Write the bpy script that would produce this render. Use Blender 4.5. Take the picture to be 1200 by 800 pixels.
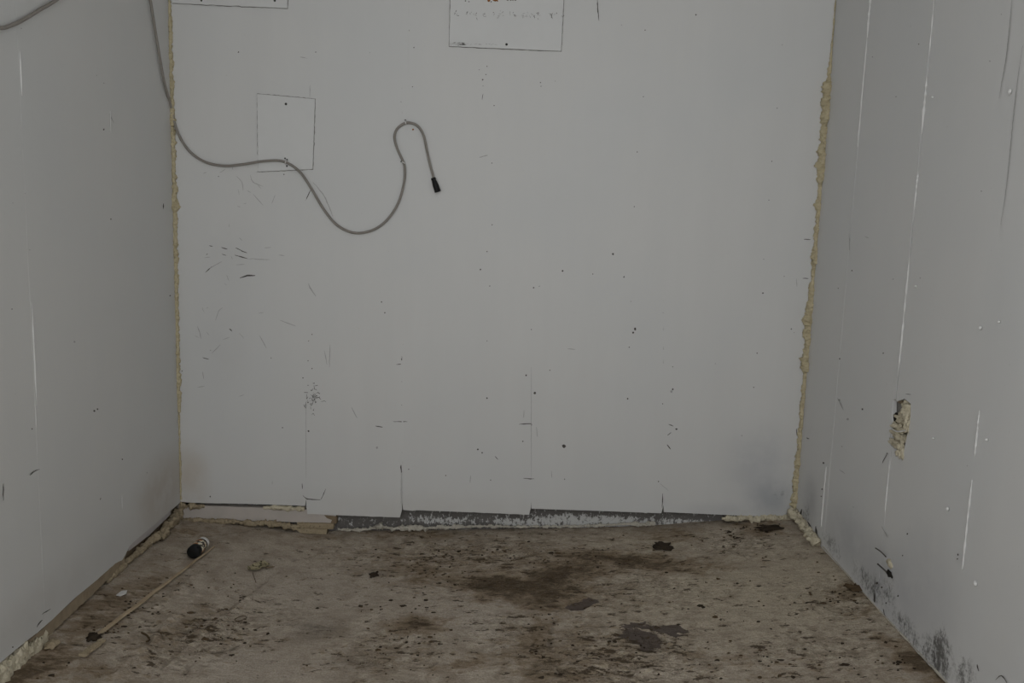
import bpy, bmesh, math, random
import numpy as np
from mathutils import Vector, Matrix, noise as mnoise

for o in list(bpy.data.objects): bpy.data.objects.remove(o)
scene = bpy.context.scene
C = scene.collection
random.seed(7)

# ------------------------------------------------------------------ camera
CAM_Z = 1.23
def unit(v): return v / np.linalg.norm(v)
VP_DEPTH = np.array([597., 240.]); VP_DOWN = np.array([373., 7480.]); CEN = np.array([600., 400.])
F = math.sqrt(-float((VP_DEPTH - CEN) @ (VP_DOWN - CEN)))
def camvec(v): return unit(np.array([v[0] - 600., -(v[1] - 400.), -F]))
Yc = camvec(VP_DEPTH); Zc = -camvec(VP_DOWN)
Yc = unit(Yc - Zc * (Yc @ Zc)); Xc = np.cross(Yc, Zc)
ROT = np.array([Xc, Yc, Zc])                       # camera axes -> world axes
cam_data = bpy.data.cameras.new('camera'); cam = bpy.data.objects.new('camera', cam_data)
C.objects.link(cam)
cam_data.sensor_width = 36.0; cam_data.lens = F / 1200. * 36.
cam_data.clip_start = 0.02
mw = Matrix([list(r) for r in ROT]).to_4x4(); mw.translation = (0, 0, CAM_Z)
cam.matrix_world = mw
scene.camera = cam

# ------------------------------------------------------------------ light: overcast daylight through the open end of the room
world = bpy.data.worlds.new('overcast_sky'); scene.world = world
world.use_nodes = True
bg = world.node_tree.nodes['Background']
bg.inputs['Color'].default_value = (0.975, 0.99, 1.0, 1)
bg.inputs['Strength'].default_value = 1.0
XL, XR, D = -1.2202, 1.1298, 3.3415               # inner faces of the walls; camera stands at y = 0
Y_OPEN, YL_OPEN, Z_CEIL = 0.20, 0.75, 2.80         # unseen room ends, set for the light; left wall cut short to brighten right
scene.view_settings.view_transform = 'Standard'; scene.view_settings.look = 'None'
scene.view_settings.gamma = 1.0; scene.view_settings.use_curve_mapping = False
scene.view_settings.exposure = 0.61

# ------------------------------------------------------------------ from a pixel to the wall it lies on
def ray(x, y): return ROT @ np.array([x - 600., -(y - 400.), -F])
def on_back(x, y, off=0.0):
    d = ray(x, y); p = d * ((D + off) / d[1]); return Vector((p[0], p[1], p[2] + CAM_Z))
def on_left(x, y, off=0.0):
    d = ray(x, y); p = d * ((XL + off) / d[0]); return Vector((p[0], p[1], p[2] + CAM_Z))
def on_right(x, y, off=0.0):
    d = ray(x, y); p = d * ((XR + off) / d[0]); return Vector((p[0], p[1], p[2] + CAM_Z))
FX = [-1.40, -1.22, -.93, -.72, -.5, 0., .30, .56, .9, 1.13, 1.3]
FZ = [.004, .002, -.020, -.042, -.036, -.014, .002, .016, .052, .080, .088]
def floor_z0(x, y):
    z = np.interp(x, FX, FZ)
    near = np.clip((3.3 - y) / 1.2, 0, 1)
    return z + near * np.interp(x, [-1.3, -.8, -.2, .9, 1.2], [.020, .020, .018, .004, 0.])
def on_floor(x, y, h=0.0):
    d = ray(x, y); z = 0.0
    for _ in range(12):
        p = d * ((z + h - CAM_Z) / d[2]); z = float(floor_z0(p[0], p[1]))
    return Vector((p[0], p[1], z + h))

# ------------------------------------------------------------------ object helpers
def obj(name, bm, mat, parent=None, smooth=False):
    if isinstance(bm, bmesh.types.BMesh):
        me = bpy.data.meshes.new(name); bm.to_mesh(me); bm.free()
    else: me = bm
    for m in (mat if isinstance(mat, (list, tuple)) else [mat]): me.materials.append(m)
    if smooth:
        me.polygons.foreach_set('use_smooth', [True] * len(me.polygons))
    o = bpy.data.objects.new(name, me); C.objects.link(o)
    if parent: o.parent = parent; o.matrix_parent_inverse = parent.matrix_world.inverted()
    return o
def tag(o, label, cat, group=None):
    o['label'] = label; o['category'] = cat
    if group: o['group'] = group
    return o
def struct(o, label=None):
    o['kind'] = 'structure'
    if label: o['label'] = label
    return o
def thing(name, label, cat, loc, group=None):
    o = bpy.data.objects.new(name, None); C.objects.link(o); o.location = loc
    o.empty_display_size = 0.02
    bpy.context.view_layer.update()
    return tag(o, label, cat, group)
def prism(pts, push, bm=None):
    """closed slab: polygon pts, thickness vector push"""
    bm = bm or bmesh.new()
    a = [bm.verts.new(p) for p in pts]; b = [bm.verts.new(Vector(p) + Vector(push)) for p in pts]
    n = len(a)
    bm.faces.new(a); bm.faces.new(b[::-1])
    for i in range(n): bm.faces.new((a[i], b[i], b[(i + 1) % n], a[(i + 1) % n]))
    bmesh.ops.recalc_face_normals(bm, faces=bm.faces)
    bmesh.ops.triangulate(bm, faces=[f for f in bm.faces if len(f.verts) > 4])
    return bm
def box(bm, lo, hi):
    x0, y0, z0 = lo; x1, y1, z1 = hi
    return prism([(x0, y0, z0), (x1, y0, z0), (x1, y1, z0), (x0, y1, z0)], (0, 0, z1 - z0), bm)
def catmull(pts, step):
    pts = [Vector(p) for p in pts]; out = []
    for i in range(len(pts) - 1):
        p0 = pts[max(i - 1, 0)]; p1 = pts[i]; p2 = pts[i + 1]; p3 = pts[min(i + 2, len(pts) - 1)]
        n = max(2, int((p2 - p1).length / step))
        for k in range(n):
            t = k / n
            out.append(0.5 * ((2 * p1) + (p2 - p0) * t + (2 * p0 - 5 * p1 + 4 * p2 - p3) * t * t + (3 * p1 - p0 - 3 * p2 + p3) * t ** 3))
    out.append(pts[-1]); return out
def sweep(path, radii, seg=10, bm=None, rough=0.0, seed=0, squash=None):
    """tube along path; rough>0 displaces it into lumps; squash=(axis vector, factor) flattens it"""
    bm = bm or bmesh.new(); rings = []; n = len(path)
    ref = None
    for i, p in enumerate(path):
        t = (path[min(i + 1, n - 1)] - path[max(i - 1, 0)]).normalized()
        if ref is None:
            ref = t.orthogonal().normalized()
        u = (ref - t * ref.dot(t)).normalized(); ref = u; v = t.cross(u)
        r = radii[i] if hasattr(radii, '__len__') else radii
        ring = []
        for k in range(seg):
            a = 2 * math.pi * k / seg
            d = u * math.cos(a) + v * math.sin(a)
            if squash: d = d - Vector(squash[0]) * d.dot(Vector(squash[0])) * (1 - squash[1])
            q = p + d * r
            if rough:
                s = q + Vector((seed * 3.1, seed * 1.7, seed))
                m = mnoise.noise(s * 42) * .75 + mnoise.noise(s * 100) * .7 + abs(mnoise.noise(s * 190)) * .6 + mnoise.noise(s * 330) * .3 - .15
                q = p + d * (r * (1 + rough * m))
            ring.append(bm.verts.new(q))
        rings.append(ring)
    for a, b in zip(rings[:-1], rings[1:]):
        for k in range(seg): bm.faces.new((a[k], a[(k + 1) % seg], b[(k + 1) % seg], b[k]))
    bm.faces.new(rings[0][::-1]); bm.faces.new(rings[-1])
    bmesh.ops.recalc_face_normals(bm, faces=bm.faces)
    return bm
def lump(center, r, rough=.5, seed=0, sub=2, bm=None):
    """irregular crumb: r is a radius or (rx, ry, rz)"""
    bm = bm or bmesh.new()
    if not hasattr(r, '__len__'): r = (r, r, r)
    m = min(r); res = bmesh.ops.create_icosphere(bm, subdivisions=sub, radius=1)
    for v in res['verts']:
        d = v.co.copy()
        k = 1 + rough * (mnoise.noise(d * 1.6 + Vector((seed * 5.3, seed, 0))) + .6 * mnoise.noise(d * 4 + Vector((0, seed * 2.7, seed))) + .3 * mnoise.noise(d * 9 + Vector((seed, 0, seed))))
        v.co = Vector(center) + Vector((d.x * r[0], d.y * r[1], d.z * r[2])) * k
    return bm
def jag(a, b, n, amp, seed, normal):
    """points from a to b, jittered along normal (a torn edge)"""
    a = Vector(a); b = Vector(b); out = []
    for i in range(n + 1):
        t = i / n; w = min(1, 6 * t, 6 * (1 - t))
        out.append(a.lerp(b, t) + Vector(normal) * (amp * w * (mnoise.noise(Vector((t * n * .37, seed, 0))) + .6 * mnoise.noise(Vector((t * n * .9, seed, 3))))))
    return out

# ------------------------------------------------------------------ materials
class NB:
    """tiny node-graph writer"""
    def __init__(s, name, rough=.6, spec=.3):
        s.m = bpy.data.materials.new(name); s.m.use_nodes = True; s.t = s.m.node_tree
        s.b = s.t.nodes['Principled BSDF']; s.b.inputs['Roughness'].default_value = rough
        s.b.inputs['Specular IOR Level'].default_value = spec
        s.pos = s.t.nodes.new('ShaderNodeNewGeometry').outputs['Position']
    def link(s, a, b): s.t.links.new(a, b)
    def put(s, sock, v):
        if isinstance(v, bpy.types.NodeSocket): s.link(v, sock)
        elif v is not None:
            if sock.type == 'RGBA' and len(v) == 3: v = (*v, 1)
            sock.default_value = v
    def noise(s, scale, detail=4, rough=.55, vec=None, stretch=None, dist=0.):
        n = s.t.nodes.new('ShaderNodeTexNoise'); v = vec or s.pos
        if stretch:
            mm = s.t.nodes.new('ShaderNodeVectorMath'); mm.operation = 'MULTIPLY'
            s.link(v, mm.inputs[0]); mm.inputs[1].default_value = stretch; v = mm.outputs[0]
        s.link(v, n.inputs['Vector']); n.inputs['Scale'].default_value = scale
        n.inputs['Detail'].default_value = detail; n.inputs['Roughness'].default_value = rough
        n.inputs['Distortion'].default_value = dist
        return n.outputs['Fac']
    def voronoi(s, scale, feature='F1', out='Distance'):
        n = s.t.nodes.new('ShaderNodeTexVoronoi'); n.feature = feature; s.link(s.pos, n.inputs['Vector'])
        n.inputs['Scale'].default_value = scale; return n.outputs[out]
    def math(s, op, a, b=None, c=None, clamp=False):
        n = s.t.nodes.new('ShaderNodeMath'); n.operation = op; n.use_clamp = clamp
        for i, v in enumerate((a, b, c)): s.put(n.inputs[i], v)
        return n.outputs[0]
    def ramp(s, v, lo, hi, a=0., b=1.):
        n = s.t.nodes.new('ShaderNodeMapRange'); n.interpolation_type = 'SMOOTHSTEP'
        s.put(n.inputs['Value'], v); n.inputs['From Min'].default_value = lo; n.inputs['From Max'].default_value = hi
        n.inputs['To Min'].default_value = a; n.inputs['To Max'].default_value = b
        return n.outputs['Result']
    def mix(s, fac, a, b):
        n = s.t.nodes.new('ShaderNodeMix'); n.data_type = 'RGBA'
        s.put(n.inputs[0], fac); s.put(n.inputs[6], a); s.put(n.inputs[7], b)
        return n.outputs[2]
    def blob(s, c, r, soft=(1.0, 0.2)):
        """1 inside an ellipsoid at world point c with radii r, 0 outside"""
        a = s.t.nodes.new('ShaderNodeVectorMath'); a.operation = 'SUBTRACT'; s.link(s.pos, a.inputs[0]); a.inputs[1].default_value = c
        b = s.t.nodes.new('ShaderNodeVectorMath'); b.operation = 'DIVIDE'; s.link(a.outputs[0], b.inputs[0]); b.inputs[1].default_value = r
        l = s.t.nodes.new('ShaderNodeVectorMath'); l.operation = 'LENGTH'; s.link(b.outputs[0], l.inputs[0])
        return s.ramp(l.outputs['Value'], soft[1], soft[0], 1., 0.)
    def attr(s, name):
        n = s.t.nodes.new('ShaderNodeAttribute'); n.attribute_name = name
        q = s.t.nodes.new('ShaderNodeSeparateColor'); s.link(n.outputs['Color'], q.inputs[0]); return q.outputs
    def bump(s, h, strength=.3, dist=.002):
        n = s.t.nodes.new('ShaderNodeBump'); n.inputs['Strength'].default_value = strength; n.inputs['Distance'].default_value = dist
        s.link(h, n.inputs['Height']); s.link(n.outputs[0], s.b.inputs['Normal'])
    def done(s, col, rough=None):
        s.put(s.b.inputs['Base Color'], col)
        if rough is not None: s.put(s.b.inputs['Roughness'], rough)
        return s.m

def plain(name, col, rough=.6, spec=.3, var=.12, scale=60, metal=0.):
    n = NB(name, rough, spec); n.b.inputs['Metallic'].default_value = metal
    f = n.noise(scale, 3)
    return n.done(n.mix(f, [c * (1 - var) for c in col], [min(1, c * (1 + var)) for c in col]))

def wall_paint(name, base, stains=(), mould=()):
    """painted sheet: faint vertical streaks, dust, dirt stains with their own outline, speckled mould"""
    n = NB(name, .48, .35)
    st = n.noise(7, 4, .6, stretch=(1.2, 1.2, .14)); big = n.noise(1.7, 3)
    col = n.mix(st, [c * .95 for c in base], [c * 1.03 for c in base])
    col = n.mix(n.ramp(big, .35, .7), col, n.mix(.5, col, [base[0] * .93, base[1] * .95, base[2] * .97]))
    sp = n.noise(120, 2, .5); col = n.mix(n.ramp(sp, .72, .80, 0, .25), col, (.32, .30, .27))
    nz = n.noise(9, 5, .6)
    for c, r, tint, k in stains:
        w = n.math('MULTIPLY', n.blob(c, r, (1.15, .1)), n.ramp(nz, .28, .62, .45, 1.))
        col = n.mix(n.math('MULTIPLY', w, k), col, tint)
    mz = n.noise(34, 6, .7, stretch=(1, 1, .55)); mf = n.noise(110, 4, .7)
    for c, r, k, th in mould:
        w = n.math('MULTIPLY', n.blob(c, r, (1.1, .15)), k)
        q = n.math('ADD', n.math('MULTIPLY', mz, .55), n.math('MULTIPLY', mf, .45))
        q = n.math('ADD', q, n.math('MULTIPLY', w, .16))
        q = n.math('MULTIPLY', n.ramp(q, th - .08, th + .10), n.math('MINIMUM', n.math('MULTIPLY', w, 1.6), 1.))
        col = n.mix(n.math('MULTIPLY', q, .85), col, (.045, .042, .036))
    n.bump(n.math('ADD', n.noise(3.2, 2), n.math('MULTIPLY', n.noise(60, 3), .04)), .35, .012)
    return n.done(col, n.ramp(st, .2, .8, .42, .56))

PAINT = (.60, .597, .583)
BR = [(on_back(890, 545), (.17, .3, .20), (0.410, 0.418, 0.435), .55),
      (on_back(905, 585), (.12, .3, .10), (0.295, 0.312, 0.336), .6),
      (on_back(850, 600), (.20, .3, .05), (0.369, 0.377, 0.394), .4),
      (on_back(222, 560), (.10, .3, .16), (0.410, 0.344, 0.262), .5),
      (on_back(480, 600), (.9, .3, .10), (0.492, 0.467, 0.426), .35),
      (on_back(270, 300), (.14, .3, .20), (0.476, 0.476, 0.467), .25),
      (on_back(265, 400), (.12, .3, .22), (0.476, 0.467, 0.459), .25)]
m_back = wall_paint('white_paint_back', PAINT, BR, [(on_back(915, 575), (.07, .3, .07), .40, .66)])
LL = [(on_left(190, 575), (.3, .30, .16), (0.369, 0.312, 0.246), .55),
      (on_left(60, 700), (.3, .6, .10), (0.451, 0.435, 0.410), .35)]
m_left = wall_paint('white_paint_left', (.59, .587, .57), LL)
RR = [(on_right(1000, 640), (.3, .30, .15), (0.344, 0.353, 0.369), .55),
      (on_right(1045, 690), (.3, .22, .16), (0.361, 0.369, 0.394), .55),
      (on_right(1085, 690), (.3, .25, .22), (0.410, 0.418, 0.435), .5),
      (on_right(950, 590), (.3, .10, .12), (0.279, 0.279, 0.279), .5)]
RM = [(on_right(1102, 766), (.3, .075, .095), 1.15, .60),
      (on_right(1088, 768), (.3, .07, .07), .85, .60),
      (on_right(1062, 738), (.3, .16, .06), .62, .60),
      (on_right(1020, 685), (.3, .20, .065), .58, .60),
      (on_right(975, 640), (.3, .14, .05), .58, .60),
      (on_right(1130, 790), (.3, .08, .07), .60, .60),
      (on_right(1043, 690), (.3, .07, .09), .60, .61),
      (on_right(945, 606), (.3, .07, .07), .75, .60)]
m_right = wall_paint('white_paint_right', (.60, .597, .585), RR, RM)

def foam_mat(name, a, b, dark):
    n = NB(name, .85, .15)
    f = n.noise(45, 5, .65); col = n.mix(f, a, b)
    g = n.noise(130, 4, .7); col = n.mix(n.ramp(g, .56, .70, 0, .75), col, dark)
    n.bump(n.math('ADD', n.noise(90, 4), n.math('MULTIPLY', n.voronoi(150), .5)), .8, .004)
    return n.done(col)
m_foam = foam_mat('aged_foam', (.42, .355, .215), (.57, .51, .36), (.16, .12, .065))
m_foam_pale = foam_mat('pale_foam', (.44, .385, .265), (.63, .58, .46), (.17, .135, .085))
m_foam_dirty = foam_mat('dirty_foam', (.24, .185, .115), (.43, .365, .255), (.095, .07, .042))
m_crust = foam_mat('white_crust', (.38, .35, .29), (.57, .54, .47), (.15, .12, .09))

n = NB('grey_backing', .85, .2)          # the exposed base of the back wall: dark render with white efflorescence
fx = n.math('ADD', n.math('MULTIPLY', n.noise(48, 5, .7), .5), n.math('MULTIPLY', n.noise(150, 4, .75, stretch=(1, 1, .5)), .5)); bx_ = n.math('MAXIMUM', n.math('MAXIMUM', n.blob(on_back(690, 612, .03), (.34, .4, .035), (1.1, .5)), n.blob(on_back(610, 612, .03), (.16, .4, .022), (1.1, .3))),
                                   n.math('MULTIPLY', n.math('MAXIMUM', n.blob(on_back(800, 612, .03), (.16, .4, .016), (1.1, .4)), n.blob(on_back(515, 610, .03), (.16, .4, .022), (1.1, .3))), .8))
wh = n.ramp(n.math('ADD', fx, n.math('MULTIPLY', bx_, .115)), .545, .60)
c0 = n.mix(n.noise(16, 4), (.085, .080, .075), (.17, .16, .15))
n.bump(fx, .6, .004)
m_base = n.done(n.mix(wh, c0, (.50, .50, .485)))
n = NB('brown_backing', .9, .15)
m_base_left = n.done(n.mix(n.noise(22, 5, .65), (.13, .095, .06), (.34, .27, .18)))
m_wood_strip = plain('weathered_strip', (.31, .25, .175), .85, .15, .3, 30)
m_lilac = plain('grey_underlay', (.50, .47, .46), .7, .2, .15, 30)
m_board = plain('old_white_board', (.46, .42, .385), .7, .25, .13, 18)
m_brown = plain('torn_brown_edge', (.19, .145, .095), .9, .1, .4, 60)
m_hole_shade = plain('hole_shade', (.022, .019, .016), .9, .1, .3, 60)  # near-black colour that paints in the shade of hollows
m_mark = plain('dark_mark', (.085, .077, .07), .8, .15, .3, 200)
m_faint = plain('faint_mark', (.37, .365, .355), .7, .2, .2, 200)
m_rust = plain('rust', (.26, .10, .025), .9, .1, .45, 300)
m_plate = plain('plate_paint', (.605, .607, .597), .45, .35, .03, 14)
m_edge = plain('plate_dark_edge', (.20, .19, .175), .8, .2, .4, 90)
m_screw = plain('dark_screw', (.03, .028, .026), .5, .4, .2, 80)
m_screw_lt = plain('painted_screw', (.60, .595, .58), .4, .4, .06, 80)
m_cable = plain('grey_cable', (.235, .215, .19), .55, .35, .10, 40)
m_black = plain('black_plastic', (.006, .006, .006), .55, .25, .2, 80)
m_clip = plain('pale_clip', (.62, .61, .59), .4, .4, .05, 80)
m_lit_lip = plain('lit_seam_lip', (.64, .635, .62), .4, .4, .05, 50)  # paler than the sheets, in place of light caught on seam edges
m_ceil = plain('ceiling_paint', (.60, .595, .58), .6, .3, .04, 4)

# ------------------------------------------------------------------ floor: uneven stained screed
def vnoise(x, y, seed=0):
    xi = np.floor(x).astype(np.int64); yi = np.floor(y).astype(np.int64); xf = x - xi; yf = y - yi
    def h(a, b):
        k = (a * 374761393 + b * 668265263 + seed * 1442695041) & 0xffffffff
        k = ((k ^ (k >> 13)) * 1274126177) & 0xffffffff
        return ((k ^ (k >> 16)) & 0xffff) / 65535.0
    u = xf * xf * (3 - 2 * xf); v = yf * yf * (3 - 2 * yf)
    return (h(xi, yi) * (1 - u) + h(xi + 1, yi) * u) * (1 - v) + (h(xi, yi + 1) * (1 - u) + h(xi + 1, yi + 1) * u) * v
def fbm(x, y, s, oct=4, seed=0, g=.55):
    a = 1.; t = 0.; r = 0.
    for k in range(oct):
        r = r + a * vnoise(x * s + 17.3 * k, y * s - 9.1 * k, seed + k); t += a; a *= g; s *= 2.07
    return r / t

gx = np.linspace(-1.40, 1.30, 520)
gy = np.concatenate([np.linspace(Y_OPEN - .02, 1.85, 60, endpoint=False), np.linspace(1.85, 3.48, 420)])
GX, GY = np.meshgrid(gx, gy)
WX = GX + .05 * (fbm(GX, GY, 9, 4, 3) - .5) * 2; WY = GY + .07 * (fbm(GX, GY, 9, 4, 8) - .5) * 2
def ell(cx, cy, rx, ry, ang, k=1., power=2.):
    """soft ellipse on the floor; centre and half-axes are read off the photograph, then laid out on the ground"""
    a = math.radians(ang); c = on_floor(cx, cy)
    u = on_floor(cx + rx * math.cos(a), cy + rx * math.sin(a)) - c
    v = on_floor(cx - ry * math.sin(a), cy + ry * math.cos(a)) - c
    det = u.x * v.y - u.y * v.x; dx = WX - c.x; dy = WY - c.y
    p = (dx * v.y - dy * v.x) / det; q = (dy * u.x - dx * u.y) / det
    return k * np.exp(-((p * p + q * q) ** (power / 2)) * .9)
def masks(lst, power=2.):
    m = np.zeros_like(GX)
    for e in lst: m = np.maximum(m, ell(*e, power=power))
    return m
brown = masks([(600, 690, 85, 17, 6, 1.25), (650, 676, 65, 16, -15, 1.2), (735, 656, 90, 12, 3, 1.1), (690, 668, 55, 13, -20, .75),
    (500, 668, 60, 20, 10, .62), (455, 655, 28, 12, 0, .5), (490, 626, 80, 6, 0, .5), (780, 628, 45, 9, 0, .55), (640, 708, 55, 9, 5, .75),
    (490, 735, 40, 16, -10, .85), (550, 778, 60, 18, 0, .55), (640, 745, 34, 50, 0, .6), (650, 792, 50, 26, 0, .66),
    (890, 618, 30, 8, 0, .85), (1000, 690, 48, 11, -12, .62), (1015, 708, 40, 12, -20, .55), (1085, 780, 38, 24, 40, 1.), (1045, 757, 26, 10, 30, .6),
    (830, 772, 65, 15, 0, .45), (830, 660, 70, 4, -3, .55), (960, 620, 30, 8, 30, .6), (1000, 665, 35, 8, 40, .6),
    (120, 715, 65, 26, -35, .72), (160, 690, 45, 19, -30, .62), (40, 785, 70, 22, -30, .85), (225, 622, 50, 9, 0, .5), (100, 792, 70, 14, 0, .5),
    (200, 745, 85, 26, -25, .42), (380, 630, 40, 5, 0, .45),
    (570, 658, 170, 38, 0, .46), (620, 688, 120, 22, 4, .80), (690, 660, 110, 16, 0, .66), (690, 765, 110, 60, 0, .46), (635, 760, 55, 50, 0, .62), (455, 770, 80, 36, 0, .36), (70, 740, 110, 60, -30, .45), (880, 780, 120, 26, 0, .30), (260, 760, 90, 30, -20, .30)])
rough = masks([(720, 770, 120, 50, 0, 1.), (620, 682, 130, 26, 0, .9), (720, 655, 110, 18, 0, .8), (560, 650, 160, 25, 0, .85), (750, 690, 130, 32, 0, .65), (455, 760, 65, 40, 0, .62), (240, 745, 95, 32, -20, .8),
    (960, 765, 130, 35, 0, .6), (990, 700, 65, 32, 0, .65), (870, 635, 70, 20, 0, .7), (150, 720, 60, 40, -30, .5), (600, 740, 60, 40, 0, .6)])
pale = masks([(560, 725, 62, 26, 20, 1.), (350, 690, 100, 42, 0, .75), (300, 785, 100, 32, 0, .75), (420, 700, 70, 22, 0, .7), (500, 705, 50, 12, 10, .7)])
green = masks([(900, 690, 180, 65, 0, 1.), (760, 640, 90, 20, 0, .5)])
smudge = masks([(370, 740, 26, 9, 0, 1.), (425, 778, 30, 10, 0, .6), (440, 672, 9, 4, 0, .9)])
peel = masks([(686, 706, 24, 6, -8, 1.), (752, 729, 13, 4, -10, .9), (752, 745, 26, 11, 30, 1.), (782, 738, 30, 5, 14, 1.)], 4.)
rim = np.clip(1 - np.abs(GY - 3.36) / .07, 0, 1)
h = .006 * (fbm(GX, GY, 4, 4, 21) - .5) + .0080 * (fbm(GX, GY, 26, 4, 31) - .5) * (.35 + rough)
pit = np.clip((fbm(WX, WY, 40, 4, 41) - .60) / .10, 0, 1) * np.clip(rough + .15, 0, 1)
h = h - .004 * pit - .004 * np.clip(peel * 2 - .7, 0, 1)
# broken ridges and cracks of the screed, running with the side wall
JX = GX + .022 * (fbm(GX, GY, 22, 4, 5) - .5); JY = GY + .03 * (fbm(GX, GY, 22, 4, 6) - .5)
CRK = np.clip((fbm(GX, GY, 30, 3, 77) - .36) / .2, 0, 1)
def crack(pts, width, depth):
    P = [on_floor(p.x, p.y) for p in catmull([Vector((p[0], p[1], 0)) for p in pts], 1.6)]
    best = np.full_like(GX, 9.)
    for p in P:
        i0, i1 = np.searchsorted(gx, (p.x - .06, p.x + .06)); j0, j1 = np.searchsorted(gy, (p.y - .06, p.y + .06)); w = np.s_[j0:j1, i0:i1]
        best[w] = np.minimum(best[w], (JX[w] - p.x) ** 2 + (JY[w] - p.y) ** 2)
    return np.exp(-best / width ** 2) * depth * CRK
groove = np.zeros_like(GX)
for pts, w, d in [([(345, 655), (300, 690), (262, 718), (225, 748), (190, 782)], .006, .003), ([(300, 745), (268, 760), (240, 765), (215, 790)], .007, .006),
                  ([(210, 748), (235, 728), (260, 715)], .006, .005), ([(757, 722), (770, 745), (800, 757)], .005, .006), ([(440, 764), (462, 763), (477, 753)], .005, .005),
                  ([(480, 780), (500, 783), (513, 776)], .005, .005), ([(415, 710), (450, 708), (500, 704)], .004, .004), ([(655, 710), (648, 735), (645, 765), (655, 790)], .007, .005),
                  ([(400, 660), (410, 672), (416, 676)], .004, .003), ([(480, 658), (476, 675), (500, 665)], .005, .004), ([(215, 628), (260, 626), (298, 619)], .005, .004),
                  ([(270, 700), (290, 690), (310, 690)], .004, .003), ([(190, 748), (175, 735)], .006, .005)]:
    groove = np.maximum(groove, crack(pts, w, d))
ridge = np.maximum(crack([(232, 700), (200, 730), (165, 765), (140, 790)], .018, .012), crack([(240, 668), (215, 688), (180, 715)], .016, .009))
ridge = np.maximum(ridge, crack([(290, 700), (255, 728), (235, 740)], .014, .008))
Z = floor_z0(GX, GY) + h - groove + ridge
nv = GX.size; ny, nx = GX.shape
me = bpy.data.meshes.new('floor')
me.vertices.add(nv); me.vertices.foreach_set('co', np.stack([GX, GY, Z], -1).ravel())
idx = np.arange(nv).reshape(ny, nx)
quads = np.stack([idx[:-1, :-1], idx[:-1, 1:], idx[1:, 1:], idx[1:, :-1]], -1).reshape(-1)
nf = quads.size // 4
me.loops.add(quads.size); me.loops.foreach_set('vertex_index', quads)
me.polygons.add(nf); me.polygons.foreach_set('loop_start', np.arange(0, quads.size, 4)); 
me.update(calc_edges=True); me.validate()
for nm, ch in (('wear_a', (brown / 1.3, pale, rough)), ('wear_b', (smudge, peel, green)), ('wear_c', (groove / .006, rim, pit))):
    at = me.attributes.new(nm, 'FLOAT_COLOR', 'POINT')
    at.data.foreach_set('color', np.stack([*(np.clip(c, 0, 1) for c in ch), np.ones_like(GX)], -1).ravel())
n = NB('stained_screed', .82, .22)
A = n.attr('wear_a'); B = n.attr('wear_b'); G = n.attr('wear_c')
n1 = n.noise(14, 6, .65); n2 = n.noise(60, 5, .7, stretch=(.6, 1, 1)); n3 = n.noise(210, 4, .75); n5 = n.noise(26, 7, .7, stretch=(.55, 1, 1), dist=.4)
col = n.mix(n.ramp(n1, .32, .68), (.325, .268, .208), (.520, .450, .370))
col = n.mix(n.math('MULTIPLY', B[2], n.ramp(n1, .3, .6, .5, .9)), col, (.520, .452, .342))
col = n.mix(n.math('MULTIPLY', A[1], n.ramp(n1, .25, .6, .55, .9)), col, (.530, .465, .392))
col = n.mix(n.ramp(n3, .44, .60, .0, .40), col, (.22, .17, .115))
col = n.mix(n.math('MULTIPLY', A[2], n.ramp(n2, .51, .58, 0, .75)), col, (.70, .62, .48))
col = n.mix(n.math('MULTIPLY', A[2], n.ramp(n2, .47, .40, 0, .80)), col, (.150, .112, .070))
bm_ = n.math('ADD', n.math('MULTIPLY', A[0], 1.3), n.math('MULTIPLY', n.math('SUBTRACT', n.math('ADD', n.math('MULTIPLY', n5, .5), n.math('MULTIPLY', n2, .5)), .5), 3.4))
col = n.mix(n.ramp(bm_, .22, .62, 0, .66), col, (.215, .150, .085))
tex = n.math('ADD', n.math('MULTIPLY', n2, .5), n.math('MULTIPLY', n3, .5))
col = n.mix(n.math('MULTIPLY', n.ramp(bm_, .55, .98, 0, .92), n.ramp(tex, .42, .56, 1., .70)), col, (.062, .040, .020))
col = n.mix(n.math('MULTIPLY', B[0], n.ramp(n2, .35, .65, .35, .85)), col, (.105, .088, .068))
pm = n.ramp(n.math('ADD', B[1], n.math('MULTIPLY', n.math('SUBTRACT', n5, .5), 2.2)), .46, .54)
col = n.mix(n.math('MULTIPLY', pm, n.ramp(B[1], .05, .25, 0, .9)), col, (.092, .071, .062))
# thin dark outlines where the top coat has lifted, and ragged flecks
ln = n.ramp(n.math('ABSOLUTE', n.math('SUBTRACT', n5, .5)), .004, .014, 1., 0.)
lk = n.math('MULTIPLY', n.ramp(A[2], .25, .75), n.ramp(n2, .44, .54))
col = n.mix(n.math('MULTIPLY', n.math('MULTIPLY', ln, lk), .9), col, (.070, .050, .032))
fl = n.math('ADD', n.math('MULTIPLY', n5, .45), n.math('MULTIPLY', n.noise(58, 5, .72, stretch=(.42, 1, 1)), .55))
fm = n.ramp(n.math('ADD', fl, n.math('MULTIPLY', A[2], .072)), .588, .608)
col = n.mix(n.math('MULTIPLY', fm, .9), col, (.062, .043, .025))
col = n.mix(n.math('MULTIPLY', G[2], .35), col, (.10, .075, .046))
col = n.mix(n.math('MULTIPLY', n.math('MULTIPLY', G[0], n.ramp(n2, .3, .55)), .85), col, (.060, .045, .030))
n.bump(n.math('ADD', n.math('ADD', n2, n.math('MULTIPLY', n3, .5)), n.math('MULTIPLY', n5, 1.2)), .9, .008)
m_floor = n.done(col)
fo = obj('floor', me, m_floor, smooth=True); struct(fo, 'stained uneven concrete floor')

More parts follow.
